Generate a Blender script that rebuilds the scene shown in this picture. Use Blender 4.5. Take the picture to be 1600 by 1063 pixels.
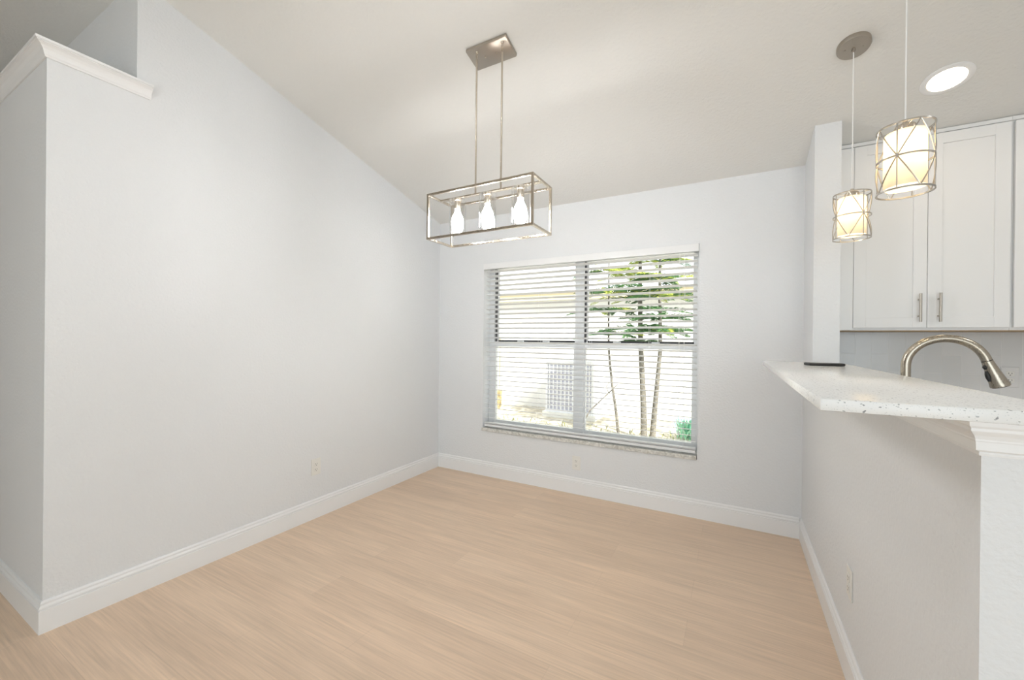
import bpy, bmesh, math, random
from mathutils import Vector, Matrix
random.seed(7)
sc = bpy.context.scene
for o in list(bpy.data.objects):
    bpy.data.objects.remove(o, do_unlink=True)
COL = sc.collection

# ------------------------------------------------------------------ camera
YAW, PITCH, ROLL, FPX = 0.5007, -0.0014, 0.0099, 632.79
cam_d = bpy.data.cameras.new('camera'); cam = bpy.data.objects.new('camera', cam_d); COL.objects.link(cam)
f_ = Vector((-math.sin(YAW)*math.cos(PITCH), math.cos(YAW)*math.cos(PITCH), math.sin(PITCH)))
r_ = Vector((math.cos(YAW), math.sin(YAW), 0)); u_ = r_.cross(f_)
r2 = r_*math.cos(ROLL) + u_*math.sin(ROLL); u2 = -r_*math.sin(ROLL) + u_*math.cos(ROLL)
mw = Matrix((r2, u2, -f_)).transposed().to_4x4(); mw.translation = Vector((2.6155, -0.5665, 1.29))
cam.matrix_world = mw
cam_d.sensor_width = 36.0; cam_d.lens = 36.0*FPX/1600.0; cam_d.clip_start = 0.02; cam_d.clip_end = 200
sc.camera = cam

# ------------------------------------------------------------------ light and exposure
vs = sc.view_settings
vs.view_transform = 'Standard'; vs.look = 'None'; vs.gamma = 1.0; vs.use_curve_mapping = False
vs.exposure = 0.10
world = bpy.data.worlds.new('sky'); sc.world = world; world.use_nodes = True
bg = world.node_tree.nodes['Background']; bg.inputs[0].default_value = (0.95, 0.97, 1.0, 1); bg.inputs[1].default_value = 1.6
sun_d = bpy.data.lights.new('sun', 'SUN'); sun_d.energy = 8.5; sun_d.angle = 0.02; sun_d.color = (1, 0.95, 0.86)
sun = bpy.data.objects.new('sun', sun_d); COL.objects.link(sun); sun.location = (2, -2, 9)
sun.rotation_euler = Vector((-0.60, 0.45, -0.72)).to_track_quat('-Z', 'Y').to_euler()
def area(name, loc, direction, sx, sy, power, color):
    d = bpy.data.lights.new(name, 'AREA'); d.shape = 'RECTANGLE'; d.size = sx; d.size_y = sy; d.energy = power; d.color = color
    o = bpy.data.objects.new(name, d); COL.objects.link(o); o.location = loc
    o.rotation_euler = Vector(direction).to_track_quat('-Z', 'Z').to_euler(); return o
# added lamp filling in for daylight at an unseen sliding door behind the camera
area('door_fill', (3.3, -3.94, 1.25), (-0.1, 1, 0.0), 3.8, 2.2, 54, (0.80, 0.92, 1.0))
# added overhead fill lamps, unseen, brightening the kitchen and the dining nook
area('kitchen_fill', (4.9, 1.0, 2.86), (0, 0, -1), 0.3, 0.3, 9, (1.0, 0.98, 0.95))
area('living_room_fill', (1.6, -0.1, 3.12), (0, 0, -1), 0.3, 0.3, 6.5, (0.97, 0.98, 1.0))
# ------------------------------------------------------------------ measures
YB, W, HC, SL, HB = 2.6795, 3.017, 2.4506, 0.2606, 0.1367
WC, YC, YE = 3.14, 2.324, 0.502          # kitchen side of the half wall, column face, end of the half wall
YK = 2.88                                 # kitchen rear wall
YR = -2.6                                 # ridge of the vault
def cz(y): return HC + SL*(YB - y) if y > YR else HC + SL*(YB - YR) - SL*(YR - y)

# ------------------------------------------------------------------ materials
def mat(name, color=(0.8, 0.8, 0.8), rough=0.5, metal=0.0, spec=0.5, bump=None, emit=None):
    m = bpy.data.materials.new(name); m.use_nodes = True
    n = m.node_tree.nodes; b = n['Principled BSDF']
    b.inputs['Base Color'].default_value = (*color, 1); b.inputs['Roughness'].default_value = rough
    b.inputs['Metallic'].default_value = metal; b.inputs['Specular IOR Level'].default_value = spec
    if emit:
        b.inputs['Emission Color'].default_value = (*emit[0], 1); b.inputs['Emission Strength'].default_value = emit[1]
    if bump:
        sc_, det, dist, strength = bump
        L = m.node_tree.links
        tc = n.new('ShaderNodeTexCoord'); no = n.new('ShaderNodeTexNoise'); bu = n.new('ShaderNodeBump')
        no.inputs['Scale'].default_value = sc_; no.inputs['Detail'].default_value = det
        bu.inputs['Distance'].default_value = dist; bu.inputs['Strength'].default_value = strength
        L.new(tc.outputs['Object'], no.inputs['Vector']); L.new(no.outputs['Fac'], bu.inputs['Height']); L.new(bu.outputs['Normal'], b.inputs['Normal'])
    return m

M_WALL = mat('wall_paint', (0.815, 0.83, 0.845), 0.55, spec=0.35, bump=(75, 3, 0.006, 0.5))
M_CEIL = mat('ceiling_texture', (0.82, 0.82, 0.80), 0.8, spec=0.2, bump=(60, 4, 0.006, 0.45))
M_TRIM = mat('trim_paint', (0.90, 0.905, 0.91), 0.32)
M_CAB = mat('cabinet_paint', (0.87, 0.87, 0.865), 0.35)
M_WHITE = mat('white_plastic', (0.86, 0.86, 0.85), 0.35)
M_PLATE = mat('outlet_plastic', (0.84, 0.835, 0.80), 0.35)
M_SLOT = mat('slot_dark', (0.10, 0.10, 0.10), 0.6)
M_BLIND = mat('blind_white', (0.87, 0.875, 0.88), 0.4)
M_CORD = mat('cord_white', (0.9, 0.9, 0.89), 0.6)
M_FRAME = mat('window_vinyl', (0.82, 0.83, 0.84), 0.4)
M_GASKET = mat('gasket_dark', (0.04, 0.04, 0.045), 0.6)
M_PHONE = mat('phone_black', (0.008, 0.008, 0.009), 0.25)
M_BLACK = mat('black_rubber', (0.015, 0.015, 0.015), 0.5)
M_STEEL = mat('sink_steel', (0.6, 0.6, 0.6), 0.3, 1.0)
M_CEDGE = mat('cabinet_raw_edge', (0.42, 0.30, 0.17), 0.6)
M_STUCCO = mat('stucco_white', (0.86, 0.86, 0.85), 0.9, bump=(30, 3, 0.01, 0.3))
M_FASCIA = mat('fascia_cream', (0.80, 0.70, 0.48), 0.7)
M_ROOF = mat('roof_shingle', (0.55, 0.56, 0.62), 0.9, bump=(12, 3, 0.02, 0.5))
M_AC = mat('condenser_metal', (0.84, 0.85, 0.90), 0.6)
M_ACD = mat('condenser_fins', (0.66, 0.67, 0.78), 0.6)

def brushed(name, color, rough):
    m = mat(name, color, rough, 1.0)
    n = m.node_tree.nodes; L = m.node_tree.links; b = n['Principled BSDF']
    tc = n.new('ShaderNodeTexCoord'); mp = n.new('ShaderNodeMapping'); no = n.new('ShaderNodeTexNoise'); r = n.new('ShaderNodeMapRange')
    mp.inputs['Scale'].default_value = (400, 400, 20); no.inputs['Scale'].default_value = 1.0
    r.inputs['To Min'].default_value = rough*0.8; r.inputs['To Max'].default_value = rough*1.25
    L.new(tc.outputs['Object'], mp.inputs['Vector']); L.new(mp.outputs['Vector'], no.inputs['Vector'])
    L.new(no.outputs['Fac'], r.inputs['Value']); L.new(r.outputs['Result'], b.inputs['Roughness'])
    return m
M_NICKEL = brushed('brushed_nickel', (0.45, 0.41, 0.36), 0.30)
M_NICKEL2 = brushed('satin_nickel', (0.58, 0.52, 0.44), 0.27)

M_FAUCET = brushed('faucet_nickel', (0.42, 0.375, 0.31), 0.28)
M_CAGE = brushed('cage_nickel', (0.50, 0.475, 0.44), 0.32)
def glass(name, tint=(1, 1, 1), base=0.04, edge=0.5):
    m = bpy.data.materials.new(name); m.use_nodes = True; n = m.node_tree.nodes; L = m.node_tree.links
    n.remove(n['Principled BSDF']); out = n['Material Output']
    t = n.new('ShaderNodeBsdfTransparent'); g = n.new('ShaderNodeBsdfGlossy'); mx = n.new('ShaderNodeMixShader'); lw = n.new('ShaderNodeLayerWeight'); mr = n.new('ShaderNodeMapRange')
    t.inputs[0].default_value = (*tint, 1); g.inputs[0].default_value = (0.95, 0.95, 0.95, 1); g.inputs['Roughness'].default_value = 0.02
    lw.inputs['Blend'].default_value = 0.25
    mr.inputs['To Min'].default_value = base; mr.inputs['To Max'].default_value = edge
    L.new(lw.outputs['Facing'], mr.inputs['Value']); L.new(mr.outputs['Result'], mx.inputs[0])
    L.new(t.outputs[0], mx.inputs[1]); L.new(g.outputs[0], mx.inputs[2]); L.new(mx.outputs[0], out.inputs[0])
    return m
M_GLASS = glass('clear_glass', (0.97, 0.97, 0.97), 0.05, 0.55)
M_PANE = glass('window_glass', (0.95, 0.97, 0.96), 0.0, 0.10)

def bulb_mat(name, color, strength):
    m = bpy.data.materials.new(name); m.use_nodes = True; n = m.node_tree.nodes; L = m.node_tree.links
    n.remove(n['Principled BSDF']); e = n.new('ShaderNodeEmission'); e.inputs[0].default_value = (*color, 1); e.inputs[1].default_value = strength
    L.new(e.outputs[0], n['Material Output'].inputs[0]); return m
M_BULB = bulb_mat('lit_bulb', (1.0, 0.985, 0.97), 165)
M_BULB2 = bulb_mat('lit_bulb_in_shade', (1.0, 0.82, 0.55), 125)
M_LED = bulb_mat('lit_downlight_lens', (1.0, 0.82, 0.62), 22)

def shade_mat():
    m = bpy.data.materials.new('opal_glass'); m.use_nodes = True; n = m.node_tree.nodes; L = m.node_tree.links
    n.remove(n['Principled BSDF'])
    d = n.new('ShaderNodeBsdfDiffuse'); t = n.new('ShaderNodeBsdfTranslucent'); mx = n.new('ShaderNodeMixShader'); mx.inputs[0].default_value = 0.6
    d.inputs[0].default_value = (0.90, 0.86, 0.78, 1); t.inputs[0].default_value = (0.92, 0.87, 0.78, 1)
    L.new(d.outputs[0], mx.inputs[1]); L.new(t.outputs[0], mx.inputs[2]); L.new(mx.outputs[0], n['Material Output'].inputs[0]); return m
M_SHADE = shade_mat()

def floor_mat():
    m = mat('oak_planks', rough=0.42, spec=0.35); n = m.node_tree.nodes; L = m.node_tree.links; b = n['Principled BSDF']
    tc = n.new('ShaderNodeTexCoord')
    br = n.new('ShaderNodeTexBrick'); br.offset = 0.37; br.offset_frequency = 2
    br.inputs['Scale'].default_value = 1; br.inputs['Brick Width'].default_value = 1.22; br.inputs['Row Height'].default_value = 0.184
    br.inputs['Mortar Size'].default_value = 0.0007; br.inputs['Mortar Smooth'].default_value = 0.3; br.inputs['Bias'].default_value = 0
    br.inputs['Color1'].default_value = (0.76, 0.58, 0.43, 1); br.inputs['Color2'].default_value = (0.79, 0.61, 0.455, 1); br.inputs['Mortar'].default_value = (0.66, 0.50, 0.365, 1)
    L.new(tc.outputs['Object'], br.inputs['Vector'])
    def noise(scale, detail, rough=0.55, dist=0.0):
        mp = n.new('ShaderNodeMapping'); mp.inputs['Scale'].default_value = scale
        # every plank shifts its own grain
        va = n.new('ShaderNodeVectorMath'); va.operation = 'ADD'; vm = n.new('ShaderNodeVectorMath'); vm.operation = 'SCALE'; vm.inputs['Scale'].default_value = 9
        L.new(br.outputs['Color'], vm.inputs[0]); L.new(tc.outputs['Object'], mp.inputs['Vector']); L.new(mp.outputs['Vector'], va.inputs[0]); L.new(vm.outputs['Vector'], va.inputs[1])
        no = n.new('ShaderNodeTexNoise'); no.inputs['Scale'].default_value = 1; no.inputs['Detail'].default_value = detail; no.inputs['Roughness'].default_value = rough; no.inputs['Distortion'].default_value = dist
        L.new(va.outputs['Vector'], no.inputs['Vector']); return no
    g1 = noise((1.1, 16, 1), 5, 0.6, 0.6); g2 = noise((3.5, 120, 1), 4); g3 = noise((0.7, 3.5, 1), 2)
    r1 = n.new('ShaderNodeMapRange'); r1.inputs['From Min'].default_value = 0.3; r1.inputs['From Max'].default_value = 0.7; r1.inputs['To Min'].default_value = 0.92; r1.inputs['To Max'].default_value = 1.06
    r2_ = n.new('ShaderNodeMapRange'); r2_.inputs['From Min'].default_value = 0.3; r2_.inputs['From Max'].default_value = 0.7; r2_.inputs['To Min'].default_value = 0.90; r2_.inputs['To Max'].default_value = 1.08
    r3 = n.new('ShaderNodeMapRange'); r3.inputs['From Min'].default_value = 0.3; r3.inputs['From Max'].default_value = 0.7; r3.inputs['To Min'].default_value = 0.96; r3.inputs['To Max'].default_value = 1.04
    for g, r in ((g1, r1), (g2, r2_), (g3, r3)): L.new(g.outputs['Fac'], r.inputs['Value'])
    m1 = n.new('ShaderNodeMath'); m1.operation = 'MULTIPLY'; m2 = n.new('ShaderNodeMath'); m2.operation = 'MULTIPLY'
    L.new(r1.outputs[0], m1.inputs[0]); L.new(r2_.outputs[0], m1.inputs[1]); L.new(m1.outputs[0], m2.inputs[0]); L.new(r3.outputs[0], m2.inputs[1])
    vs_ = n.new('ShaderNodeVectorMath'); vs_.operation = 'SCALE'; L.new(br.outputs['Color'], vs_.inputs[0]); L.new(m2.outputs[0], vs_.inputs['Scale'])
    L.new(vs_.outputs['Vector'], b.inputs['Base Color'])
    bu = n.new('ShaderNodeBump'); bu.inputs['Distance'].default_value = 0.0012; bu.inputs['Strength'].default_value = 0.25
    L.new(g2.outputs['Fac'], bu.inputs['Height']); L.new(bu.outputs['Normal'], b.inputs['Normal'])
    return m
M_FLOOR = floor_mat()

def quartz_mat():
    m = mat('speckled_quartz', rough=0.15, spec=0.3); n = m.node_tree.nodes; L = m.node_tree.links; b = n['Principled BSDF']
    tc = n.new('ShaderNodeTexCoord'); prev = None
    base = (0.87, 0.88, 0.88, 1)
    for scale, thr, size, col in ((170, 0.76, 0.31, (0.50, 0.52, 0.53, 1)), (380, 0.78, 0.33, (0.70, 0.72, 0.73, 1)), (110, 0.89, 0.25, (0.34, 0.35, 0.36, 1))):
        mp = n.new('ShaderNodeMapping'); mp.inputs['Scale'].default_value = (1, 1, 1.3); mp.inputs['Rotation'].default_value = (0.4, 0.7, 0.3)
        no = n.new('ShaderNodeTexNoise'); no.inputs['Scale'].default_value = 60
        vm = n.new('ShaderNodeVectorMath'); vm.operation = 'MULTIPLY_ADD'; vm.inputs[1].default_value = (0.012, 0.012, 0.012)
        L.new(tc.outputs['Object'], mp.inputs['Vector']); L.new(tc.outputs['Object'], no.inputs['Vector']); L.new(no.outputs['Color'], vm.inputs[0]); L.new(mp.outputs['Vector'], vm.inputs[2])
        vo = n.new('ShaderNodeTexVoronoi'); vo.inputs['Scale'].default_value = scale; L.new(vm.outputs['Vector'], vo.inputs['Vector'])
        sx = n.new('ShaderNodeSeparateColor'); L.new(vo.outputs['Color'], sx.inputs[0])
        a = n.new('ShaderNodeMath'); a.operation = 'GREATER_THAN'; a.inputs[1].default_value = thr; L.new(sx.outputs[0], a.inputs[0])
        c = n.new('ShaderNodeMath'); c.operation = 'LESS_THAN'; c.inputs[1].default_value = size; L.new(vo.outputs['Distance'], c.inputs[0])
        k = n.new('ShaderNodeMath'); k.operation = 'MULTIPLY'; L.new(a.outputs[0], k.inputs[0]); L.new(c.outputs[0], k.inputs[1])
        mx = n.new('ShaderNodeMix'); mx.data_type = 'RGBA'; mx.inputs[6].default_value = base; mx.inputs[7].default_value = col
        if prev: L.new(prev.outputs[2], mx.inputs[6])
        L.new(k.outputs[0], mx.inputs[0]); prev = mx
    L.new(prev.outputs[2], b.inputs['Base Color']); return m
M_QUARTZ = quartz_mat()

def mottled(name, c1, c2, scale, rough):
    m = mat(name, rough=rough); n = m.node_tree.nodes; L = m.node_tree.links
    tc = n.new('ShaderNodeTexCoord'); no = n.new('ShaderNodeTexNoise'); cr = n.new('ShaderNodeValToRGB')
    no.inputs['Scale'].default_value = scale; no.inputs['Detail'].default_value = 5; no.inputs['Distortion'].default_value = 1.0
    cr.color_ramp.elements[0].position = 0.35; cr.color_ramp.elements[1].position = 0.62
    cr.color_ramp.elements[0].color = (*c1, 1); cr.color_ramp.elements[1].color = (*c2, 1)
    L.new(tc.outputs['Object'], no.inputs['Vector']); L.new(no.outputs['Fac'], cr.inputs[0]); L.new(cr.outputs[0], n['Principled BSDF'].inputs['Base Color']); return m
M_MARBLE = mottled('marble_sill', (0.54, 0.53, 0.49), (0.80, 0.79, 0.75), 35, 0.3)
M_GROUND = mottled('sandy_ground', (0.36, 0.32, 0.24), (0.74, 0.68, 0.57), 5, 0.95)
M_BARK = mottled('grey_bark', (0.12, 0.11, 0.095), (0.27, 0.25, 0.22), 30, 0.9)
def leafmat(name, c1, c2):
    m = mottled(name, c1, c2, 9, 0.5); return m
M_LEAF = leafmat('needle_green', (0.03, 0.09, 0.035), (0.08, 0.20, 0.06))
M_LEAFY = leafmat('needle_painted_sun', (0.30, 0.42, 0.06), (0.55, 0.58, 0.13))  # yellow-green paints sunlight into the colour of some branches
M_TEAL = leafmat('blue_green_leaf', (0.10, 0.38, 0.27), (0.30, 0.55, 0.42))
M_WEED = leafmat('weed_olive', (0.16, 0.19, 0.07), (0.34, 0.33, 0.16))
M_DRY = leafmat('dry_leaf', (0.48, 0.38, 0.20), (0.72, 0.62, 0.40))

def tile_mat():
    m = mat('stacked_tile', rough=0.18, spec=0.5); n = m.node_tree.nodes; L = m.node_tree.links; b = n['Principled BSDF']
    tc = n.new('ShaderNodeTexCoord'); sx = n.new('ShaderNodeSeparateXYZ'); cb = n.new('ShaderNodeCombineXYZ')
    L.new(tc.outputs['Object'], sx.inputs[0]); L.new(sx.outputs['Z'], cb.inputs['X']); L.new(sx.outputs['X'], cb.inputs['Y'])
    br = n.new('ShaderNodeTexBrick'); br.offset = 0.37; br.offset_frequency = 2
    br.inputs['Scale'].default_value = 1; br.inputs['Brick Width'].default_value = 0.305; br.inputs['Row Height'].default_value = 0.083; br.inputs['Mortar Size'].default_value = 0.0014; br.inputs['Mortar Smooth'].default_value = 0.4
    br.inputs['Color1'].default_value = (0.76, 0.765, 0.765, 1); br.inputs['Color2'].default_value = (0.80, 0.80, 0.80, 1); br.inputs['Mortar'].default_value = (0.88, 0.88, 0.87, 1)
    L.new(cb.outputs[0], br.inputs['Vector']); L.new(br.outputs['Color'], b.inputs['Base Color'])
    bu = n.new('ShaderNodeBump'); bu.invert = True; bu.inputs['Distance'].default_value = 0.002; bu.inputs['Strength'].default_value = 0.6; L.new(br.outputs['Fac'], bu.inputs['Height']); L.new(bu.outputs['Normal'], b.inputs['Normal'])
    return m
M_TILE = tile_mat()

# ------------------------------------------------------------------ mesh helpers
def box(bm, x0, x1, y0, y1, z0, z1, bev=0.0, seg=2):
    r = bmesh.ops.create_cube(bm, size=1.0); v = r['verts']
    for q in v: q.co = Vector(((x0+x1)/2 + q.co.x*(x1-x0), (y0+y1)/2 + q.co.y*(y1-y0), (z0+z1)/2 + q.co.z*(z1-z0)))
    if bev > 0:
        es = list({e for q in v for e in q.link_edges})
        bmesh.ops.bevel(bm, geom=es, offset=bev, segments=seg, profile=0.5, affect='EDGES')
    return v
def lathe(bm, prof, center=(0, 0, 0), n=32, close=False):
    """prof: list of (radius, z) turned about the vertical through center."""
    cx, cy, c0 = center; rings = []
    for r, z in prof:
        if r < 1e-6: rings.append([bm.verts.new((cx, cy, c0+z))])
        else: rings.append([bm.verts.new((cx+r*math.cos(2*math.pi*k/n), cy+r*math.sin(2*math.pi*k/n), c0+z)) for k in range(n)])
    pairs = list(zip(rings, rings[1:])) + ([(rings[-1], rings[0])] if close else [])
    for a, b in pairs:
        for k in range(n):
            q = (k+1) % n
            if len(a) == 1 and len(b) == 1: continue
            if len(a) == 1: bm.faces.new((a[0], b[q], b[k]))
            elif len(b) == 1: bm.faces.new((a[k], a[q], b[0]))
            else: bm.faces.new((a[k], a[q], b[q], b[k]))
def tube(bm, pts, rad, n=12, caps=True):
    pts = [Vector(p) for p in pts]; rads = rad if isinstance(rad, (list, tuple)) else [rad]*len(pts)
    t0 = (pts[1]-pts[0]).normalized(); up = Vector((0, 0, 1)) if abs(t0.z) < 0.9 else Vector((1, 0, 0))
    nrm = (up - t0*up.dot(t0)).normalized(); rings = []
    for i, p in enumerate(pts):
        t = (pts[min(i+1, len(pts)-1)] - pts[max(i-1, 0)]).normalized()
        nrm = (nrm - t*nrm.dot(t)).normalized(); bn = t.cross(nrm)
        rings.append([bm.verts.new(p + (nrm*math.cos(2*math.pi*k/n) + bn*math.sin(2*math.pi*k/n))*rads[i]) for k in range(n)])
    for a, b in zip(rings, rings[1:]):
        for k in range(n): bm.faces.new((a[k], a[(k+1) % n], b[(k+1) % n], b[k]))
    if caps: bm.faces.new(rings[0][::-1]); bm.faces.new(rings[-1])
def prism(bm, poly, ax, a0, a1):
    """poly of 2-D points extruded along axis ax ('x': poly is (y,z); 'y': (x,z); 'z': (x,y))."""
    def P(p, a): return {'x': (a, p[0], p[1]), 'y': (p[0], a, p[1]), 'z': (p[0], p[1], a)}[ax]
    v0 = [bm.verts.new(P(p, a0)) for p in poly]; v1 = [bm.verts.new(P(p, a1)) for p in poly]; n = len(poly)
    bm.faces.new(v0); bm.faces.new(v1[::-1])
    for k in range(n): bm.faces.new((v0[k], v1[k], v1[(k+1) % n], v0[(k+1) % n]))
def sweep(bm, path, prof, z0=0.0):
    """mitred moulding: path = xy points with the room on the LEFT of travel, prof = (out, z) closed loop."""
    P = [Vector((p[0], p[1])) for p in path]; rings = []
    for i, p in enumerate(P):
        ns = []
        if i > 0: d = (p-P[i-1]).normalized(); ns.append(Vector((-d.y, d.x)))
        if i < len(P)-1: d = (P[i+1]-p).normalized(); ns.append(Vector((-d.y, d.x)))
        m = ns[0] if len(ns) == 1 else (ns[0]+ns[1])/(1+ns[0].dot(ns[1]))
        rings.append([bm.verts.new((p.x+m.x*o, p.y+m.y*o, z0+z)) for o, z in prof])
    n = len(prof)
    for a, b in zip(rings, rings[1:]):
        for k in range(n): bm.faces.new((a[k], b[k], b[(k+1) % n], a[(k+1) % n]))
    bm.faces.new(rings[0]); bm.faces.new(rings[-1][::-1])
def obj(name, bm, m, parent=None, smooth=None):
    bmesh.ops.recalc_face_normals(bm, faces=bm.faces)
    me = bpy.data.meshes.new(name); bm.to_mesh(me); bm.free()
    me.materials.append(m)
    if smooth:
        me.polygons.foreach_set('use_smooth', [True]*len(me.polygons))
        try: me.set_sharp_from_angle(angle=math.radians(smooth))
        except Exception: pass
    o = bpy.data.objects.new(name, me); COL.objects.link(o)
    if parent is not None:
        o.parent = parent
        if parent.parent is None: o.matrix_parent_inverse = Matrix.Translation(-parent.location)
    return o
def thing(name, label, cat, loc, group=None):
    o = bpy.data.objects.new(name, None); COL.objects.link(o); o.location = loc; o.empty_display_size = 0.1
    o['label'] = label; o['category'] = cat
    if group: o['group'] = group
    return o
def tag(o, label, cat, group=None, kind=None):
    o['label'] = label; o['category'] = cat
    if group: o['group'] = group
    if kind: o['kind'] = kind
    return o
def struct(name, bm, m, label=None, cat=None, smooth=None):
    o = obj(name, bm, m, None, smooth); o['kind'] = 'structure'
    if label: o['label'] = label; o['category'] = cat
    return o
N = bmesh.new

# ------------------------------------------------------------------ room shell
XL, XR, YF = -4.0, 6.2, -4.0
b = N(); box(b, XL-.2, XR+.2, YF-.2, YK+.2, -0.12, 0.0)
struct('floor', b, M_FLOOR, 'light oak plank floor running across the dining nook', 'floor')
b = N(); T = 0.16
yb = YK+.5
prism(b, [(yb, cz(yb)), (YR, cz(YR)), (YF-.2, cz(YF-.2)), (YF-.2, cz(YF-.2)+T), (YR, cz(YR)+T), (yb, cz(yb)+T)], 'x', XL-.2, XR+.2)
struct('ceiling', b, M_CEIL, 'sloped off-white textured ceiling over the dining nook and kitchen', 'ceiling')

def wallprism(b, x0, x1, y0, y1, z0=0.0):
    """upright wall whose top follows the vault"""
    e = 0.04
    prism(b, [(y0, z0), (y1, z0), (y1, cz(y1)+e), (y0, cz(y0)+e)], 'x', x0, x1)
# window wall with its opening
WX0, WX1, WZ0, WZ1, WT = 0.528, 2.389, 0.452, 2.006, 0.20
b = N()
wallprism(b, -0.13, WX0, YB, YB+WT); wallprism(b, WX1, WC, YB, YB+WT)
prism(b, [(YB, 0), (YB+WT, 0), (YB+WT, WZ0-.03), (YB, WZ0-.03)], 'x', WX0, WX1)
wallprism(b, WX0, WX1, YB, YB+WT, WZ1)
struct('wall_back', b, M_WALL, 'pale grey window wall at the end of the dining nook', 'wall')
b = N(); wallprism(b, -0.13, 0.0, 0.3005, YB)
struct('wall_left', b, M_WALL, 'tall pale grey wall left of the window reaching the sloped ceiling', 'wall')
b = N(); wallprism(b, -4.0, -0.13, 0.3005, 0.43)
struct('wall_alcove', b, M_WALL, 'shaded grey wall rising behind the ledge at upper left', 'wall')
b = N(); box(b, -2.6, 0.0, 0.0, 0.3005, 0.0, 2.53)
struct('wall_ledge', b, M_WALL, 'grey wall end below the crown moulded ledge at the left edge', 'wall')
b = N(); box(b, W, WC, YE, YC, 0.0, 1.151); wallprism(b, W, WC, YC, YB)
struct('wall_right', b, M_WALL, 'white textured half wall under the bar counter with its end column', 'wall')
b = N(); wallprism(b, WC, XR, YK, YK+.15)
struct('wall_kitchen', b, M_WALL, 'kitchen rear wall behind the cabinets', 'wall')
b = N(); box(b, WC, XR-.002, YK-.008, YK, 0.92, 1.3655)
struct('wall_backsplash', b, M_TILE, 'pale grey vertical tile backsplash under the cabinets', 'wall')
b = N(); wallprism(b, XR, XR+.15, YF, YR); wallprism(b, XR, XR+.15, YR, YK+.15)
struct('wall_far_right', b, M_WALL)
b = N(); wallprism(b, XL-.15, XL, YF, YR); wallprism(b, XL-.15, XL, YR, 0.43)
struct('wall_far_left', b, M_WALL)
DX0, DX1, DZ = 1.3, 5.3, 2.4
b = N(); wallprism(b, XL, DX0, YF-.15, YF); wallprism(b, DX1, XR, YF-.15, YF); wallprism(b, DX0, DX1, YF-.15, YF, DZ)
struct('wall_front', b, M_WALL)
b = N()
for x0, x1 in ((DX0, DX0+.07), ((DX0+DX1)/2-.05, (DX0+DX1)/2+.05), (DX1-.07, DX1)): box(b, x0, x1, YF-.12, YF-.04, 0.0, DZ)
box(b, DX0, DX1, YF-.12, YF-.04, DZ-.07, DZ); box(b, DX0, DX1, YF-.12, YF-.04, 0.0, 0.06)
dr = struct('door_1', b, M_FRAME)
b = N(); box(b, DX0+.07, DX1-.07, YF-.085, YF-.078, 0.06, DZ-.07); obj('pane', b, M_PANE, dr)

# ------------------------------------------------------------------ baseboards, crown ledge, bar moulding
t = 0.014
BB = [(0, 0), (t, 0), (t, 0.098), (t-.004, 0.1005), (t-.004, 0.1040), (t, 0.106), (t-.0005, 0.112), (t-.005, 0.1185), (t-.006, 0.121), (t-.005, 0.128), (t-.008, 0.1335), (0.004, HB), (0, HB)]
LB = ' white baseboard with grooved top edge'
b = N(); sweep(b, [(0, YB), (0, 0), (-2.6, 0)], [(o, z) for o, z in BB])
struct('baseboard_left', b, M_TRIM, 'tall white baseboard along the left wall and round its corner', 'baseboard')
b = N(); sweep(b, [(W-t, YB), (t, YB)], BB)
struct('baseboard_back', b, M_TRIM, 'tall white baseboard under the window', 'baseboard')
b = N(); sweep(b, [(WC+.3, YE), (W, YE), (W, YB)][:0] or [(WC, YE), (W, YE), (W, YB)], BB)
struct('baseboard_right', b, M_TRIM, 'white baseboard along the half wall', 'baseboard')
CR = [(0, 0), (0.006, 0), (0.008, 0.006), (0.011, 0.010), (0.0125, 0.018), (0.016, 0.029), (0.0235, 0.040), (0.033, 0.047), (0.037, 0.0485), (0.037, 0.052), (0.042, 0.053), (0.042, 0.064), (0, 0.064)]
b = N(); sweep(b, [(0, 0.354), (0, 0), (-2.6, 0)], CR, 2.489); box(b, -2.6, 0.0, 0.0, 0.3, 2.531, 2.553)
struct('trim_1', b, M_TRIM, 'white crown moulding capping the ledge at upper left', 'crown moulding')
PM = [(0, 0), (0.004, 0), (0.005, 0.004), (0.004, 0.007), (0.011, 0.011), (0.0115, 0.026), (0.0125, 0.028), (0.0125, 0.031), (0.015, 0.038), (0.020, 0.045), (0.021, 0.047), (0.021, 0.052), (0.024, 0.056), (0.025, 0.0655), (0, 0.0655)]
b = N(); sweep(b, [(WC, YE), (W, YE), (W, YC)], PM, 1.0855)
struct('trim_2', b, M_TRIM, 'white moulding round the half wall under the bar counter', 'moulding')

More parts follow.
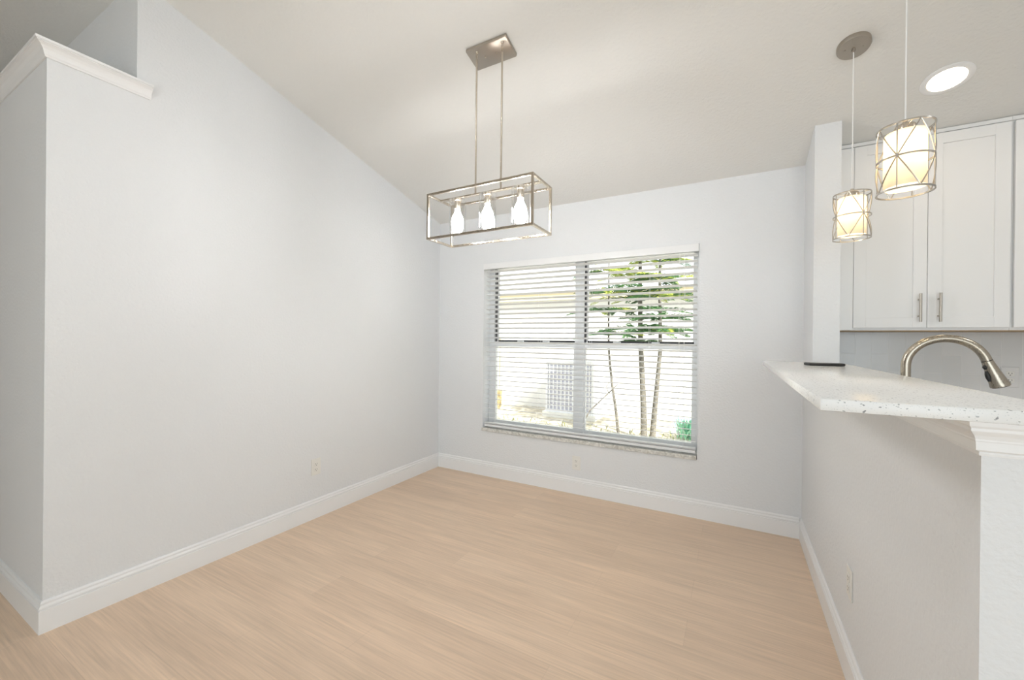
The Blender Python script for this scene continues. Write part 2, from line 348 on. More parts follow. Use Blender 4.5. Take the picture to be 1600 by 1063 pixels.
# ------------------------------------------------------------------ window and its sill
win = bpy.data.objects.new('window_1', None); COL.objects.link(win); win.location = (1.46, YB+.15, WZ0); win['kind'] = 'structure'
win['label'] = 'wide twin single-hung window behind the white blind'; win['category'] = 'window'
FY0, FY1 = YB+0.115, YB+0.175
MX0, MX1 = 1.404, 1.486
b = N()
box(b, WX0, 0.585, FY0, FY1, WZ0, WZ1); box(b, 2.352, WX1, FY0, FY1, WZ0, WZ1); box(b, MX0, MX1, FY0-.01, FY1, WZ0, WZ1)
box(b, 0.585, MX0, FY0, FY1, WZ1-.04, WZ1); box(b, MX1, 2.352, FY0, FY1, WZ1-.04, WZ1)
box(b, 0.585, MX0, FY0, FY1, WZ0, WZ0+.035); box(b, MX1, 2.352, FY0, FY1, WZ0, WZ0+.035)
obj('frame', b, M_FRAME, win)
for x0, x1 in ((0.585, MX0), (MX1, 2.352)):
    b = N(); box(b, x0, x1, FY0+.004, FY0+.034, 1.222, 1.268, .002); box(b, x0, x0+.014, FY0+.004, FY0+.034, WZ0+.035, 1.222); box(b, x1-.014, x1, FY0+.004, FY0+.034, WZ0+.035, 1.222); box(b, x0+.014, x1-.014, FY0+.004, FY0+.034, WZ0+.035, WZ0+.062)
    sash = obj('lower_sash', b, M_FRAME, win)
    b = N(); box(b, x0+.014, x1-.014, FY0+.017, FY0+.021, WZ0+.062, 1.222); obj('pane', b, M_PANE, sash)
    b = N()
    for xl in (x0+.28, x1-.28): box(b, xl-.03, xl+.03, FY0-.004, FY0+.02, 1.268, 1.280, .002)
    obj('sash_lock', b, M_FRAME, sash)
    b = N(); box(b, x0+.02, x1-.0, FY0+.0345, FY0+.042, 1.262, 1.284); obj('weather_strip', b, M_GASKET, sash)
    b = N(); box(b, x0, x1, FY0+.044, FY1-.002, 1.232, 1.262); box(b, x0+.010, x0+.022, FY0+.036, FY1-.002, 1.27, WZ1-.04); box(b, x1-.012, x1, FY0+.036, FY1-.002, 1.27, WZ1-.04)
    us = obj('upper_sash', b, M_FRAME, win)
    b = N(); box(b, x0+.012, x1-.012, FY0+.050, FY0+.054, 1.262, WZ1-.04); obj('pane', b, M_PANE, us)
    b = N(); box(b, x0+.0005, x0+.010, FY0+.002, FY0+.034, 1.27, WZ1-.04); obj('balance_channel', b, M_GASKET, us)
b = N(); box(b, 0.5228, 2.3855, YB-.012, FY0, WZ0-.0295, WZ0, .002)
sill = obj('sill', b, M_MARBLE, win); sill['label'] = 'mottled grey beige marble sill'

# ------------------------------------------------------------------ blind
bl = thing('window_blind', 'wide white horizontal slat blind half open across the window', 'blind', (1.46, YB+.05, 0.453))
b = N(); box(b, 0.5295, 2.3875, YB-.012, YB+.004, 1.948, 2.003, .0015); box(b, 0.534, 2.3835, YB+.006, YB+.060, 1.960, 2.001)
obj('valance', b, M_BLIND, bl)
b = N(); zs = []
z = 1.930
while z > 0.515: zs.append(z); z -= 0.0447
zs += [0.4925, 0.4985]
SX0, SX1 = 0.543, 2.377
for z in zs:
    cy = YB+0.034; w = 0.0250; th = 0.0028; tilt = math.radians(13.0 if z > 0.5 else 0)
    top = []; bot = []
    for k in range(5):
        s = -1 + k*0.5; h = 0.0024*(1-s*s); c_, s_ = math.cos(tilt), math.sin(tilt)
        for lst, off in ((top, h+th/2), (bot, h-th/2)):
            lst.append((cy + (s*w)*c_ + off*s_, z - (s*w)*s_ + off*c_))
    prism(b, top + bot[::-1], 'x', SX0, SX1)
obj('slats', b, M_BLIND, bl)
b = N(); box(b, SX0, SX1, YB+.010, YB+.058, 0.464, 0.486, .003); obj('bottom_rail', b, M_BLIND, bl)
for x in (0.66, 1.10, 1.57, 2.04, 2.29):
    b = N()
    for y in (YB+.0075, YB+.0605): tube(b, [(x, y, 0.485), (x, y, 1.962)], 0.0009, 6)
    obj('ladder_cord', b, M_CORD, bl)
b = N(); tube(b, [(2.255, YB+.003, 0.62), (2.255, YB+.003, 1.95)], 0.0010, 6); tube(b, [(2.262, YB+.003, 0.62), (2.262, YB+.003, 1.95)], 0.0010, 6); lathe(b, [(0, .03), (.004, .028), (.006, 0), (0, -.002)], (2.2585, YB+.003, 0.59), 10)
obj('lift_cord', b, M_CORD, bl, 40)

# ------------------------------------------------------------------ wall outlets
def outlet(label, place, group=None, pm=None):
    """place maps (side, out, up) to world"""
    root = thing('wall_outlet', label, 'outlet', place(0, 0, 0), group)
    def put(bm): 
        for v in bm.verts: v.co = Vector(place(v.co.x, v.co.y, v.co.z))
        return bm
    b = N(); box(b, -.0365, .0365, 0, .0055, -.0585, .0585, .003); obj('cover_plate', put(b), pm or M_PLATE, root)
    for s in (-1, 1):
        b = N(); box(b, -.0165, .0165, .0055, .0075, s*.0195-.0135, s*.0195+.0135, .0008); rc = obj('receptacle', put(b), M_PLATE, root)
        b = N()
        for x, h in ((-.0063, .0042), (.0063, .0036)): box(b, x-.0012, x+.0012, .0075, .0078, s*.0195+.002-h, s*.0195+.002+h)
        box(b, -.0025, .0025, .0075, .0078, s*.0195-.0105, s*.0195-.006); obj('slot', put(b), M_SLOT, rc)
    b = N(); lathe(b, [(0, .0012), (.0025, .0010), (.0032, 0)], (0, 0, 0), 12)
    for v in b.verts: v.co = Vector((v.co.x, .0055+v.co.z, v.co.y))
    obj('screw', put(b), M_PLATE, root)
    return root
outlet('white outlet low on the left wall above the baseboard', lambda s, o, u: (o, 1.305+s, 0.366+u))
outlet('off-white outlet on the window wall below the window', lambda s, o, u: (1.467+s, YB-o, 0.258+u))
outlet('white outlet low on the half wall under the bar', lambda s, o, u: (W-o, 1.421-s, 0.369+u))
outlet('white outlet on the tile backsplash beside the faucet head', lambda s, o, u: (4.018+s, YK-.008-o, 1.101+u), pm=mat('grey_plate', (0.78, 0.78, 0.775), 0.35))

# ------------------------------------------------------------------ bar counter, phone
b = N(); box(b, 2.772, 3.145, 0.463, YC-.001, 1.151, 1.176, .0025)
tag(obj('bar_countertop', b, M_QUARTZ, None, 40), 'white speckled quartz bar top overhanging the half wall', 'countertop')
ph = thing('smartphone', 'black phone lying flat on the bar top near the column', 'phone', (3.008, 1.925, 1.1763))
ph.rotation_euler = (0, 0, math.radians(13))
def local(name, bm, m, parent, smooth=None):
    o = obj(name, bm, m, None, smooth); o.parent = parent; return o
b = N(); box(b, -.074, .074, -.0365, .0365, 0.0, .0125, .004, 3); local('case', b, M_BLACK, ph, 40)
b = N(); box(b, -.069, .069, -.0325, .0325, .0125, .0130); local('screen', b, M_PHONE, ph)

# ------------------------------------------------------------------ kitchen: peninsula cabinet, worktop, sink, faucet
SKX0, SKX1, SKY0, SKY1 = 3.27, 3.68, 1.05, 1.80
b = N()
box(b, WC+.001, 3.78, YE, SKY0, 0.875, 0.91); box(b, WC+.001, 3.78, SKY1, YK-.009, 0.875, 0.91); box(b, WC+.001, SKX0, SKY0, SKY1, 0.875, 0.91); box(b, SKX1, 3.78, SKY0, SKY1, 0.875, 0.91)
wt = tag(obj('kitchen_worktop', b, M_QUARTZ), 'lower white quartz worktop on the kitchen side of the half wall', 'countertop')
pc = thing('base_cabinet', 'white base cabinet behind the half wall under the sink', 'cabinet', (3.45, 1.6, 0))
b = N(); e = .012; box(b, WC+.002, 3.75, YE+.02, SKY0-e-.02, 0.09, 0.8745); box(b, WC+.002, 3.75, SKY1+e+.02, YK-.009, 0.09, 0.8745); box(b, WC+.002, 3.75, SKY0-e-.02, SKY1+e+.02, 0.09, 0.64); box(b, WC+.002, 3.69, YE+.02, YK-.009, 0.0, 0.09)
obj('body', b, M_CAB, pc)
for y0 in (0.56, 1.02, 1.48, 1.94):
    b = N(); box(b, 3.7505, 3.769, y0, y0+.45, 0.11, 0.63 if 0.9 < y0 < 1.9 else 0.86, .002); d = obj('door', b, M_CAB, pc)
    b = N(); tube(b, [(3.795, y0+.40, 0.46), (3.795, y0+.40, 0.61)], .005); tube(b, [(3.769, y0+.40, 0.49), (3.795, y0+.40, 0.49)], .004); tube(b, [(3.769, y0+.40, 0.58), (3.795, y0+.40, 0.58)], .004); obj('handle', b, M_NICKEL, d, 40)
b = N(); g = .0015
box(b, SKX0-.01, SKX0, SKY0-.01, SKY1+.01, .66, .8745); box(b, SKX1, SKX1+.01, SKY0-.01, SKY1+.01, .66, .8745); box(b, SKX0, SKX1, SKY0-.01, SKY0, .66, .8745); box(b, SKX0, SKX1, SKY1, SKY1+.01, .66, .8745); box(b, SKX0-.01, SKX1+.01, SKY0-.01, SKY1+.01, .65, .66)
tag(obj('sink', b, M_STEEL), 'steel undermount sink below the arched faucet', 'sink')

FX, FYY = 3.187, 1.49
fa = thing('kitchen_faucet', 'brushed nickel arched pull-down faucet rising behind the bar top', 'faucet', (FX, FYY, 0.91))
b = N(); lathe(b, [(0, 0.0), (.030, 0.0), (.030, .006), (.024, .012), (.021, .03), (.021, .20), (.0155, .235), (.0155, .236), (0, .236)], (FX, FYY, 0.91), 32)
obj('base', b, M_FAUCET, fa, 40)
b = N(); pts = [(FX, FYY, 1.14), (FX, FYY, 1.18)]
for k in range(0, 45):
    a = math.radians(180 - k*(180-15)/44); pts.append((3.295+.108*math.cos(a), FYY, 1.205+.1045*math.sin(a)))
tube(b, pts, 0.0145, 20); obj('spout', b, M_FAUCET, fa, 60)
H0 = Vector((3.3995, FYY, 1.2315)); H1 = Vector((3.4335, FYY, 1.144)); ax = (H1-H0).normalized()
b = N(); L_ = (H1-H0).length
prof = [(.0145, 0), (.0152, .004), (.0158, .012), (.0178, .03), (.0205, .055), (.0240, .08), (.0258, L_-.004), (.0254, L_), (.020, L_-.002), (0.0, L_-.002)]
tube(b, [H0+ax*q for _, q in prof[:-2]], [r for r, _ in prof[:-2]], 24)
head = obj('spray_head', b, M_FAUCET, fa, 40)
b = N(); tube(b, [H0-ax*.0012, H0+ax*.0012], .0149, 24); obj('collar', b, M_BLACK, fa)
b = N(); tube(b, [H1+ax*.0004, H1+ax*.002], .0225, 24); obj('spray_face', b, M_BLACK, head)
side = Vector((-ax.z*-1, 0, 0))
perp = Vector((ax.z, 0, -ax.x)).normalized()     # towards the bar, square to the head
vdir = (perp*0.93 + Vector((0, -1, 0))*0.36).normalized()
for q0, q1, rr, off in ((.012, .027, .0072, .0140), (.033, .069, .0072, .0180)):
    b = N(); n_ = 8; P = []; R_ = []
    for k in range(n_+1):
        s = k/n_; P.append(H0+ax*(q0+(q1-q0)*s) + vdir*(off+.006*s*(1 if q1 > .05 else .3))); R_.append(rr*max(.35, math.sin(math.pi*min(max(s, .08), .92))**.35))
    tube(b, P, R_, 12); obj('spray_button', b, M_BLACK, head, 50)
b = N(); tube(b, [(FX, FYY-.019, 1.04), (FX, FYY-.045, 1.04)], .013, 16); tube(b, [(FX+.00, FYY-.042, 1.045), (FX+.01, FYY-.055, 1.12)], [.006, .0045], 12); obj('lever', b, M_FAUCET, fa, 40)

# ------------------------------------------------------------------ wall cabinets
CY = 2.552; CZ0 = 1.3645
def shaker(x0, x1, z0, z1, parent, hx, rail=0.058):
    y1 = CY; y0 = CY-.019
    b = N(); box(b, x0, x0+rail, y0, y1, z0, z1, .0012, 1); box(b, x1-rail, x1, y0, y1, z0, z1, .0012, 1); box(b, x0+rail-.001, x1-rail+.001, y0, y1, z0, z0+rail, .0012, 1); box(b, x0+rail-.001, x1-rail+.001, y0, y1, z1-rail, z1, .0012, 1); box(b, x0+rail-.002, x1-rail+.002, y0+.008, y1-.001, z0+rail-.002, z1-rail+.002)
    d = obj('door', b, M_CAB, parent)
    if hx is not None:
        b = N(); tube(b, [(hx, y0-.030, 1.411), (hx, y0-.030, 1.569)], .006, 14)
        for zz in (1.443, 1.537): tube(b, [(hx, y0+.001, zz), (hx, y0-.030, zz)], .0045, 10)
        h = obj('handle', b, M_NICKEL, d, 40); h['label'] = 'brushed nickel bar handle'
    return d
def cabinet(label, x0, x1, doors, body0=None):
    r = thing('wall_cabinet', label, 'cabinet', ((x0+x1)/2, 2.7, CZ0), 'white wall cabinets in the kitchen')
    yb_ = YK-.0005
    b = N(); prism(b, [(CY, CZ0), (yb_, CZ0), (yb_, cz(yb_)-.003), (CY, cz(CY)-.003)], 'x', x0, x1); obj('body', b, M_CAB, r)
    b = N(); box(b, x0, x1, CY+.0, yb_-.01, CZ0-.0045, CZ0-.0005); rl = obj('bottom_panel', b, M_CEDGE, r); rl['label'] = 'bare wood bottom edge'
    b = N(); prism(b, [(CY-.012, cz(CY)-.021), (CY-.0002, cz(CY)-.021), (CY-.0002, cz(CY)-.0045), (CY-.012, cz(CY)-.0015)], 'x', x0, x1); obj('top_trim', b, M_CAB, r)
    for d in doors: shaker(*d[:2], 1.379, cz(CY)-.028, r, d[2])
    return r
c1 = cabinet('white double-door wall cabinet right of the column above the backsplash', WC+.0005, 3.8825, [(3.240, 3.561, 3.5275), (3.563, 3.879, 3.608)])
b = N(); box(b, WC+.0008, 3.2385, CY-.019, CY-.0002, CZ0, cz(CY)-.028, .001, 1); obj('filler_strip', b, M_CAB, c1)
c2 = cabinet('white wall cabinet cut off by the right edge of the photo', 3.8835, 4.66, [(3.893, 4.27, 4.235), (4.275, 4.655, 4.31)])

# ------------------------------------------------------------------ recessed ceiling light
PHI = math.atan(SL)
def on_ceiling(o, x, y, drop=0.0):
    o.location = (x, y, cz(y)-drop); o.rotation_euler = (-PHI, 0, 0)
rl = thing('recessed_light', 'lit round recessed downlight in the sloped kitchen ceiling', 'ceiling light', (0, 0, 0)); on_ceiling(rl, 3.5155, 2.179)
b = N(); lathe(b, [(.0955, 0.0), (.0955, -.002), (.093, -.004), (.072, -.0055), (.0695, -.004), (.0695, 0.0)], (0, 0, 0), 64, True); local('trim_ring', b, M_TRIM, rl, 50)
b = N(); lathe(b, [(.0693, -.0001), (.0693, -.0024), (.05, -.0030), (0, -.0034)], (0, 0, 0), 48); local('lens', b, M_LED, rl, 50)

# ------------------------------------------------------------------ pendants over the bar
def pendant(y, label, rot):
    x = 3.09; zc = cz(y)
    r = thing('pendant_light', label, 'pendant light', (x, y, zc), 'caged pendant lights over the bar')
    b = N(); lathe(b, [(.0635, 0), (.0640, -.016), (.061, -.022), (.03, -.0225), (0, -.0225)], (0, 0, 0), 48)
    c = local('canopy', b, M_NICKEL, r, 40); c.rotation_euler = (-PHI, 0, 0)
    for sx in (-.033, .033):
        b = N(); lathe(b, [(.0035, -.0225), (.003, -.0245), (0, -.025)], (sx, 0, 0), 10); local('screw', b, M_NICKEL, c, 40)
    b = N(); lathe(b, [(.0075, -.018), (.0075, -.033), (.004, -.037), (0, -.037)], (0, 0, 0), 16); local('cord_grip', b, M_NICKEL, r, 40)
    z1 = 1.976; z0 = 1.7725; R = 0.0690
    def loc_(bm):
        for v in bm.verts: v.co = v.co - Vector((0, 0, zc))
        return bm
    b = N(); tube(b, [(0, 0, z1+.026), (0, 0, zc-.034)], .0022, 10); local('cord', loc_(b), M_CORD, r, 60)
    b = N(); lathe(b, [(0, z1+.027), (.0065, z1+.026), (.0075, z1+.018), (.009, z1+.014), (.024, z1+.010), (.0275, z1+.004), (.0275, z1-.012), (.020, z1-.0135), (0, z1-.0135)], (0, 0, 0), 32)
    cap = local('socket_cap', loc_(b), M_NICKEL2, r, 40)
    b = N(); zm = (z0+z1)/2
    def flat(pa, pb, wdt=.0021):
        tube(b, [pa, pb], wdt, 6)
    def ring(z, rad, wz=.0026, wr=.0014): lathe(b, [(rad-wr, z-wz), (rad+wr, z-wz), (rad+wr, z+wz), (rad-wr, z+wz)], (0, 0, 0), 64, True)
    for z in (z0, zm, z1): ring(z, R)
    def cyl(a, z): return (R*math.cos(a), R*math.sin(a), z)
    nx = 4
    for k in range(nx):
        a0 = rot + 2*math.pi*k/nx
        tube(b, [cyl(a0, z0), cyl(a0, z1)], .0019, 6)
        for sgn in (-1, 1):
            for zt in (z0, z1):
                pts = [cyl(a0+sgn*(math.pi/nx)*q/8, zm+(zt-zm)*q/8) for q in range(9)]
                tube(b, pts, .0019, 6)
    for k in range(3):
        a = rot+.5+2*math.pi*k/3; tube(b, [(.024*math.cos(a), .024*math.sin(a), z1), cyl(a, z1)], .0016, 6)
    local('wire_cage', loc_(b), M_CAGE, r, 50)
    b = N(); lathe(b, [(.026, z1-.014), (.0500, z1-.016), (.0515, z1-.020), (.0515, z0+.014), (.0495, z0+.014), (.0495, z1-.020), (.026, z1-.017)], (0, 0, 0), 48)
    sh = local('glass_shade', loc_(b), M_SHADE, r, 40); sh['label'] = 'lit opal glass cylinder'
    b = N(); lathe(b, [(.011, z1-.025), (.013, z1-.045), (.024, z1-.07), (.028, z1-.09), (.025, z1-.108), (.014, z1-.119), (0, z1-.122)], (0, 0, 0), 24); local('bulb', loc_(b), M_BULB2, sh, 60)
    return r
pendant(1.832, 'lit cage pendant with round ceiling canopy, farther one over the bar', math.radians(-65.2))
pendant(1.1685, 'lit cage pendant, nearer one over the bar, its cord leaving the frame', math.radians(-120.3))

# ------------------------------------------------------------------ linear chandelier
X0, X1, Y0, Y1, Z0, Z1 = 1.1705, 1.8009, 1.110, 1.3292, 1.8186, 2.0628
XM, YM = (X0+X1)/2, (Y0+Y1)/2
ch = thing('linear_chandelier', 'brushed nickel open-box chandelier with three lit bulbs, hung from two rods', 'chandelier', (XM, YM, cz(YM)))
def wl(bm):
    for v in bm.verts: v.co = v.co - ch.location
    return bm
b = N(); q = .0115
for y in (Y0, Y1-q):
    for z in (Z0, Z1-q): box(b, X0, X1, y, y+q, z, z+q, .0006, 1)
for x in (X0, X1-q):
    for z in (Z0, Z1-q): box(b, x, x+q, Y0+q, Y1-q, z, z+q, .0006, 1)
    for y in (Y0, Y1-q): box(b, x, x+q, y, y+q, Z0+q, Z1-q, .0006, 1)
local('box_frame', wl(b), M_NICKEL2, ch)
b = N(); box(b, X0+q, X1-q, YM-.011, YM+.011, Z1-q, Z1-.004, .0006, 1); local('socket_bar', wl(b), M_NICKEL2, ch)
cyc = 1.262
b = N(); box(b, -.123, .123, -.062, .062, -.022, 0, .005, 2)
ca = local('canopy', b, M_NICKEL, ch, 30); ca.location = Vector((XM-.012, cyc, cz(cyc)))-ch.location; ca.rotation_euler = (-PHI, 0, 0)
for sx in (-.035, .035):
    b = N(); lathe(b, [(.005, -.022), (.005, -.026), (.003, -.029), (0, -.029)], (sx, 0, 0), 12); local('thumb_nut', b, M_NICKEL2, ca, 40)
for x in (1.409, 1.5645):
    zt = cz(YM)-.022
    b = N(); tube(b, [(x, YM, Z1-.006), (x, YM, zt-.052)], .0048, 12); local('rod', wl(b), M_NICKEL2, ch, 50)
    b = N(); lathe(b, [(.008, zt+.006), (.008, zt-.006), (.0045, zt-.010), (0, zt-.010)], (x, YM, 0), 14)
    def loopring(cz_, r, ry, axis):
        P = [(x + (r*math.cos(a) if axis == 'x' else 0), YM + (r*math.cos(a) if axis == 'y' else 0), cz_ + ry*math.sin(a)) for a in [2*math.pi*k/16 for k in range(17)]]
        tube(b, P, .0016, 6, False)
    loopring(zt-.018, .006, .010, 'x'); loopring(zt-.032, .006, .010, 'y'); loopring(zt-.045, .005, .008, 'x')
    local('hanging_link', wl(b), M_NICKEL2, ch, 50)
for x in (1.2937, XM, 1.6785):
    b = N(); lathe(b, [(0, Z1-q), (.020, Z1-q), (.0205, Z1-q-.012), (.0175, Z1-q-.014), (.0175, Z1-q-.055), (.0160, Z1-q-.058), (0, Z1-q-.058)], (x, YM, 0), 28)
    so = local('lamp_socket', wl(b), M_NICKEL2, ch, 40)
    zt, zb, rg = Z1-q-.004, 1.868, .0455
    b = N(); lathe(b, [(.0205, zt), (rg-.004, zt), (rg, zt-.004), (rg, zb), (rg-.0018, zb), (rg-.0018, zt-.005), (rg-.005, zt-.002), (.0205, zt-.002)], (x, YM, 0), 40)
    gs = local('glass_shade', wl(b), M_GLASS, so, 40); gs['label'] = 'clear glass cylinder round the bulb'
    zB = Z1-q-.058
    b = N(); lathe(b, [(.0130, zB), (.0140, zB-.012), (.0195, zB-.026), (.0268, zB-.040), (.0305, zB-.052), (.0325, zB-.068), (.0305, zB-.084), (.0245, zB-.097), (.0140, zB-.106), (0, zB-.1085)], (x, YM, 0), 28)
    bb = local('bulb', wl(b), M_BULB, so, 60)

# ------------------------------------------------------------------ outdoors
GZ = -0.20
b = N(); box(b, -40, 40, YK+.55, 45, GZ-.2, GZ)
struct('ground', b, M_GROUND, 'sunlit sandy ground outside the window', 'ground')
NY = 7.6
nh = thing('neighbouring_house', 'white stucco house with cream fascia beyond the window', 'house', (-2, NY, GZ))
b = N(); box(b, -14, 12, NY, NY+6, GZ, 2.24); obj('wall', b, M_STUCCO, nh)
b = N(); box(b, -14.5, 12.5, NY-.16, NY-.12, 2.14, 2.30); obj('fascia', b, M_FASCIA, nh)
b = N(); box(b, -14.5, 12.5, NY-.12, NY, 2.235, 2.26); obj('soffit', b, M_STUCCO, nh)
b = N(); prism(b, [(NY-.20, 2.30), (NY+3, 3.7), (NY+6.6, 2.30)], 'x', -14.6, 12.6); obj('roof', b, M_ROOF, nh)

ac = thing('air_conditioner', 'pale grey outdoor air conditioner unit against the white house', 'air conditioner', (-.12, 6.95, GZ))
ax0, ax1, ay0, ay1, az0, az1 = -.60, .36, 6.7, 7.45, -.10, .90
b = N(); box(b, ax0-.05, ax1+.05, ay0-.05, ay1+.05, GZ, az0); obj('pad', b, M_STUCCO, ac)
b = N(); box(b, ax0+.03, ax1-.03, ay0+.03, ay1-.03, az0, az1-.04); obj('fins', b, M_ACD, ac)
b = N()
box(b, ax0, ax1, ay0, ay1, az1-.06, az1, .01); box(b, ax0, ax1, ay0, ay1, az0, az0+.05, .005)
for x in (ax0, ax1-.04):
    for y in (ay0, ay1-.04): box(b, x, x+.04, y, y+.04, az0+.05, az1-.06)
for k in range(1, 12): x = ax0 + k*(ax1-ax0)/12; box(b, x-.012, x+.012, ay0, ay0+.008, az0+.05, az1-.06)
for k in range(1, 12): z = az0 + .05 + k*.074; box(b, ax0, ax1, ay0+.008, ay0+.016, z-.01, z+.01)
obj('casing', b, M_AC, ac)
b = N()
for r in (.06, .12, .18, .24, .30): lathe(b, [(r-.004, az1+.015), (r+.004, az1+.015), (r+.004, az1+.022), (r-.004, az1+.022)], ((ax0+ax1)/2, (ay0+ay1)/2, 0), 32, True)
for k in range(6): a = math.pi*k/6; c = Vector(((ax0+ax1)/2, (ay0+ay1)/2, az1+.012)); d = Vector((math.cos(a), math.sin(a), 0))*.32; tube(b, [c-d, c+d], .005, 6)
obj('fan_guard', b, M_AC, ac)

def spray(b, base, dirv, length, droop, dens=34, tw=0.15):
    """one flat branch of a tiered conifer: a rachis with needle twigs on both sides"""
    d = Vector(dirv).normalized(); side = d.cross(Vector((0, 0, 1))).normalized(); P = []
    for k in range(7):
        s = k/6; P.append(base + d*length*s + Vector((0, 0, -droop*length*s*s + .10*length*s)))
    tube(b, P, [.009*(1-.8*k/6) for k in range(7)], 5)
    for k in range(dens):
        s = .12 + .88*k/(dens-1); i = min(5, int(s*6)); p = P[i].lerp(P[i+1], s*6-i)
        ln = tw*(1.15-s*.75)*random.uniform(.8, 1.2)
        for sg in (-1, 1):
            tip = p + (side*sg*.85 + d*.55)*ln + Vector((0, 0, random.uniform(.02, .09)*ln/.15*.9 - .02))
            m = (p+tip)/2 + Vector((0, 0, .012)); w = .0060
            t_ = (tip-p).normalized(); w1 = t_.cross(Vector((0, 0, 1))).normalized()*w; w2 = Vector((0, 0, w))
            v = [b.verts.new(p), b.verts.new(m+w1), b.verts.new(m+w2), b.verts.new(m-w1), b.verts.new(m-w2), b.verts.new(tip)]
            for q0, q1 in ((1, 2), (2, 3), (3, 4), (4, 1)): b.faces.new((v[0], v[q0], v[q1])); b.faces.new((v[5], v[q1], v[q0]))
def conifer(label, pts, radii, tiers):
    root = thing('tiered_conifer', label, 'tree', pts[0], 'slim trees outside the window')
    b = N(); tube(b, pts, radii, 10); obj('trunk', b, M_BARK, root, 60)
    P = [Vector(p) for p in pts]
    def at(z):
        for a, c in zip(P, P[1:]):
            if a.z <= z <= c.z: return a.lerp(c, (z-a.z)/(c.z-a.z))
        return P[-1]
    for m, name in ((M_LEAF, 'needles'), (M_LEAFY, 'painted_sun_needles')):
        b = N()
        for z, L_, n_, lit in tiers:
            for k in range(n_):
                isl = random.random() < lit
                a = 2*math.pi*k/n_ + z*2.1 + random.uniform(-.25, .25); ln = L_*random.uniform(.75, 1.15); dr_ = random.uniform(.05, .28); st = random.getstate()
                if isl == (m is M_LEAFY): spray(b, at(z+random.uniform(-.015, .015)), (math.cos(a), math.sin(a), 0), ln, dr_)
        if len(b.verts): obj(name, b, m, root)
        else: b.free()
TY = 5.594
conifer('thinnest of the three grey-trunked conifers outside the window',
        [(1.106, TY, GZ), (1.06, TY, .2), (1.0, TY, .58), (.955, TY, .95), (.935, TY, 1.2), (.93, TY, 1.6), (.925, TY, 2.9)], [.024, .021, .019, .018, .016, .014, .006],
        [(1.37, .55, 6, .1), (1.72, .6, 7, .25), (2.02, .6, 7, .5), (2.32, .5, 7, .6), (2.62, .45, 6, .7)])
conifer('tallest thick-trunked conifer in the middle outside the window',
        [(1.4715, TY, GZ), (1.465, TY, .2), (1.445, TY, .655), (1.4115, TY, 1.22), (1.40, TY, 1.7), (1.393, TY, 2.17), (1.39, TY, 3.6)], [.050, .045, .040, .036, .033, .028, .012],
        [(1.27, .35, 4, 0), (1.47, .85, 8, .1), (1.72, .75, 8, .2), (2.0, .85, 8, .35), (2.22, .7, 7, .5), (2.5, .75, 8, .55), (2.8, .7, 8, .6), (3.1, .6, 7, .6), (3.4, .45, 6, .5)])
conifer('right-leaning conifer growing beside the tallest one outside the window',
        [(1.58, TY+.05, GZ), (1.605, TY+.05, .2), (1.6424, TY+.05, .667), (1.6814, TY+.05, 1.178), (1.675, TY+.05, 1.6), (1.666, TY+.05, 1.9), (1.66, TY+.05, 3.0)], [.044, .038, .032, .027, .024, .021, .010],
        [(1.42, .5, 6, .1), (1.62, .7, 8, .15), (1.92, .7, 8, .35), (2.18, .65, 8, .4), (2.45, .6, 7, .5), (2.75, .5, 6, .6)])

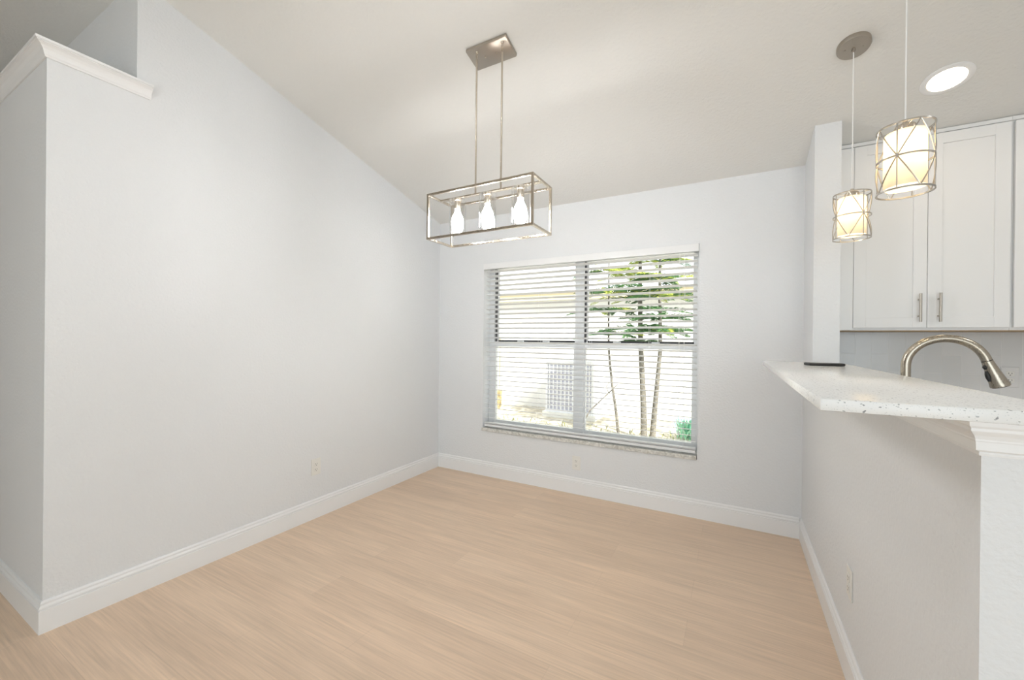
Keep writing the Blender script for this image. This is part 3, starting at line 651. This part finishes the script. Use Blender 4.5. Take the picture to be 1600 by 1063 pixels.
def clump(name, label, cat, x, y, m, n_, h, spread, group=None):
    b = N()
    for k in range(n_):
        a = random.uniform(0, 2*math.pi); r0 = random.uniform(0, spread*.6); p = Vector((x+r0*math.cos(a), y+r0*math.sin(a)*.6, GZ))
        hh = h*random.uniform(.5, 1.1); a2 = random.uniform(0, 2*math.pi); o = random.uniform(.2, .8)*spread
        tip = p + Vector((math.cos(a2)*o, math.sin(a2)*o, hh)); mid = p.lerp(tip, .55) + Vector((0, 0, hh*.18)); w = Vector((-math.sin(a2), math.cos(a2), 0))*random.uniform(.012, .022)
        u = Vector((0, 0, .004))
        v = [b.verts.new(p), b.verts.new(mid+w), b.verts.new(mid+u), b.verts.new(mid-w), b.verts.new(mid-u), b.verts.new(tip)]
        for q0, q1 in ((1, 2), (2, 3), (3, 4), (4, 1)): b.faces.new((v[0], v[q0], v[q1])); b.faces.new((v[5], v[q1], v[q0]))
    return tag(obj(name, b, m), label, cat, group)
clump('low_shrub', 'low blue-green plant on the ground right of the tree trunks', 'plant', 2.05, 6.0, M_TEAL, 130, .34, .34)
clump('dry_shrub', 'small dry yellow plant at the left end of the white house wall', 'plant', -1.78, 6.9, M_DRY, 70, .45, .16)
b = N(); tube(b, [(-1.80, 6.95, GZ), (-1.79, 6.95, .5), (-1.79, 6.95, 1.35)], .014, 8); tag(obj('garden_stake', b, M_DRY, None, 50), 'thin stake standing by the dry yellow plant outside', 'stake')
wd = N()
for k in range(420):
    x = random.uniform(-1.5, 3.2); y = random.uniform(4.6, 6.1); a = random.uniform(0, 6.28); h = random.uniform(.03, .13)
    p = Vector((x, y, GZ)); tip = p+Vector((math.cos(a)*h*.7, math.sin(a)*h*.7, h)); w = Vector((-math.sin(a), math.cos(a), 0))*.012; mid = p.lerp(tip, .5)+Vector((0, 0, .01))
    v = [wd.verts.new(q) for q in (p, mid+w, tip, mid-w)]; wd.faces.new(v)
tag(obj('weeds', wd, M_WEED), 'patchy low weeds on the sandy ground outside', 'weeds', kind='stuff')
b = N(); tube(b, [(.50, 5.5, GZ+.05), (.66, 5.55, .19), (.98, 5.65, .53), (1.06, 5.68, .62)], [.012, .010, .008, .005], 8); tube(b, [(.93, 5.63, .48), (.90, 5.62, .58), (.97, 5.62, .68)], [.006, .005, .003], 6)
tag(obj('fallen_branch', b, M_BARK, None, 50), 'bare thin branch leaning beside the thinnest conifer', 'branch')
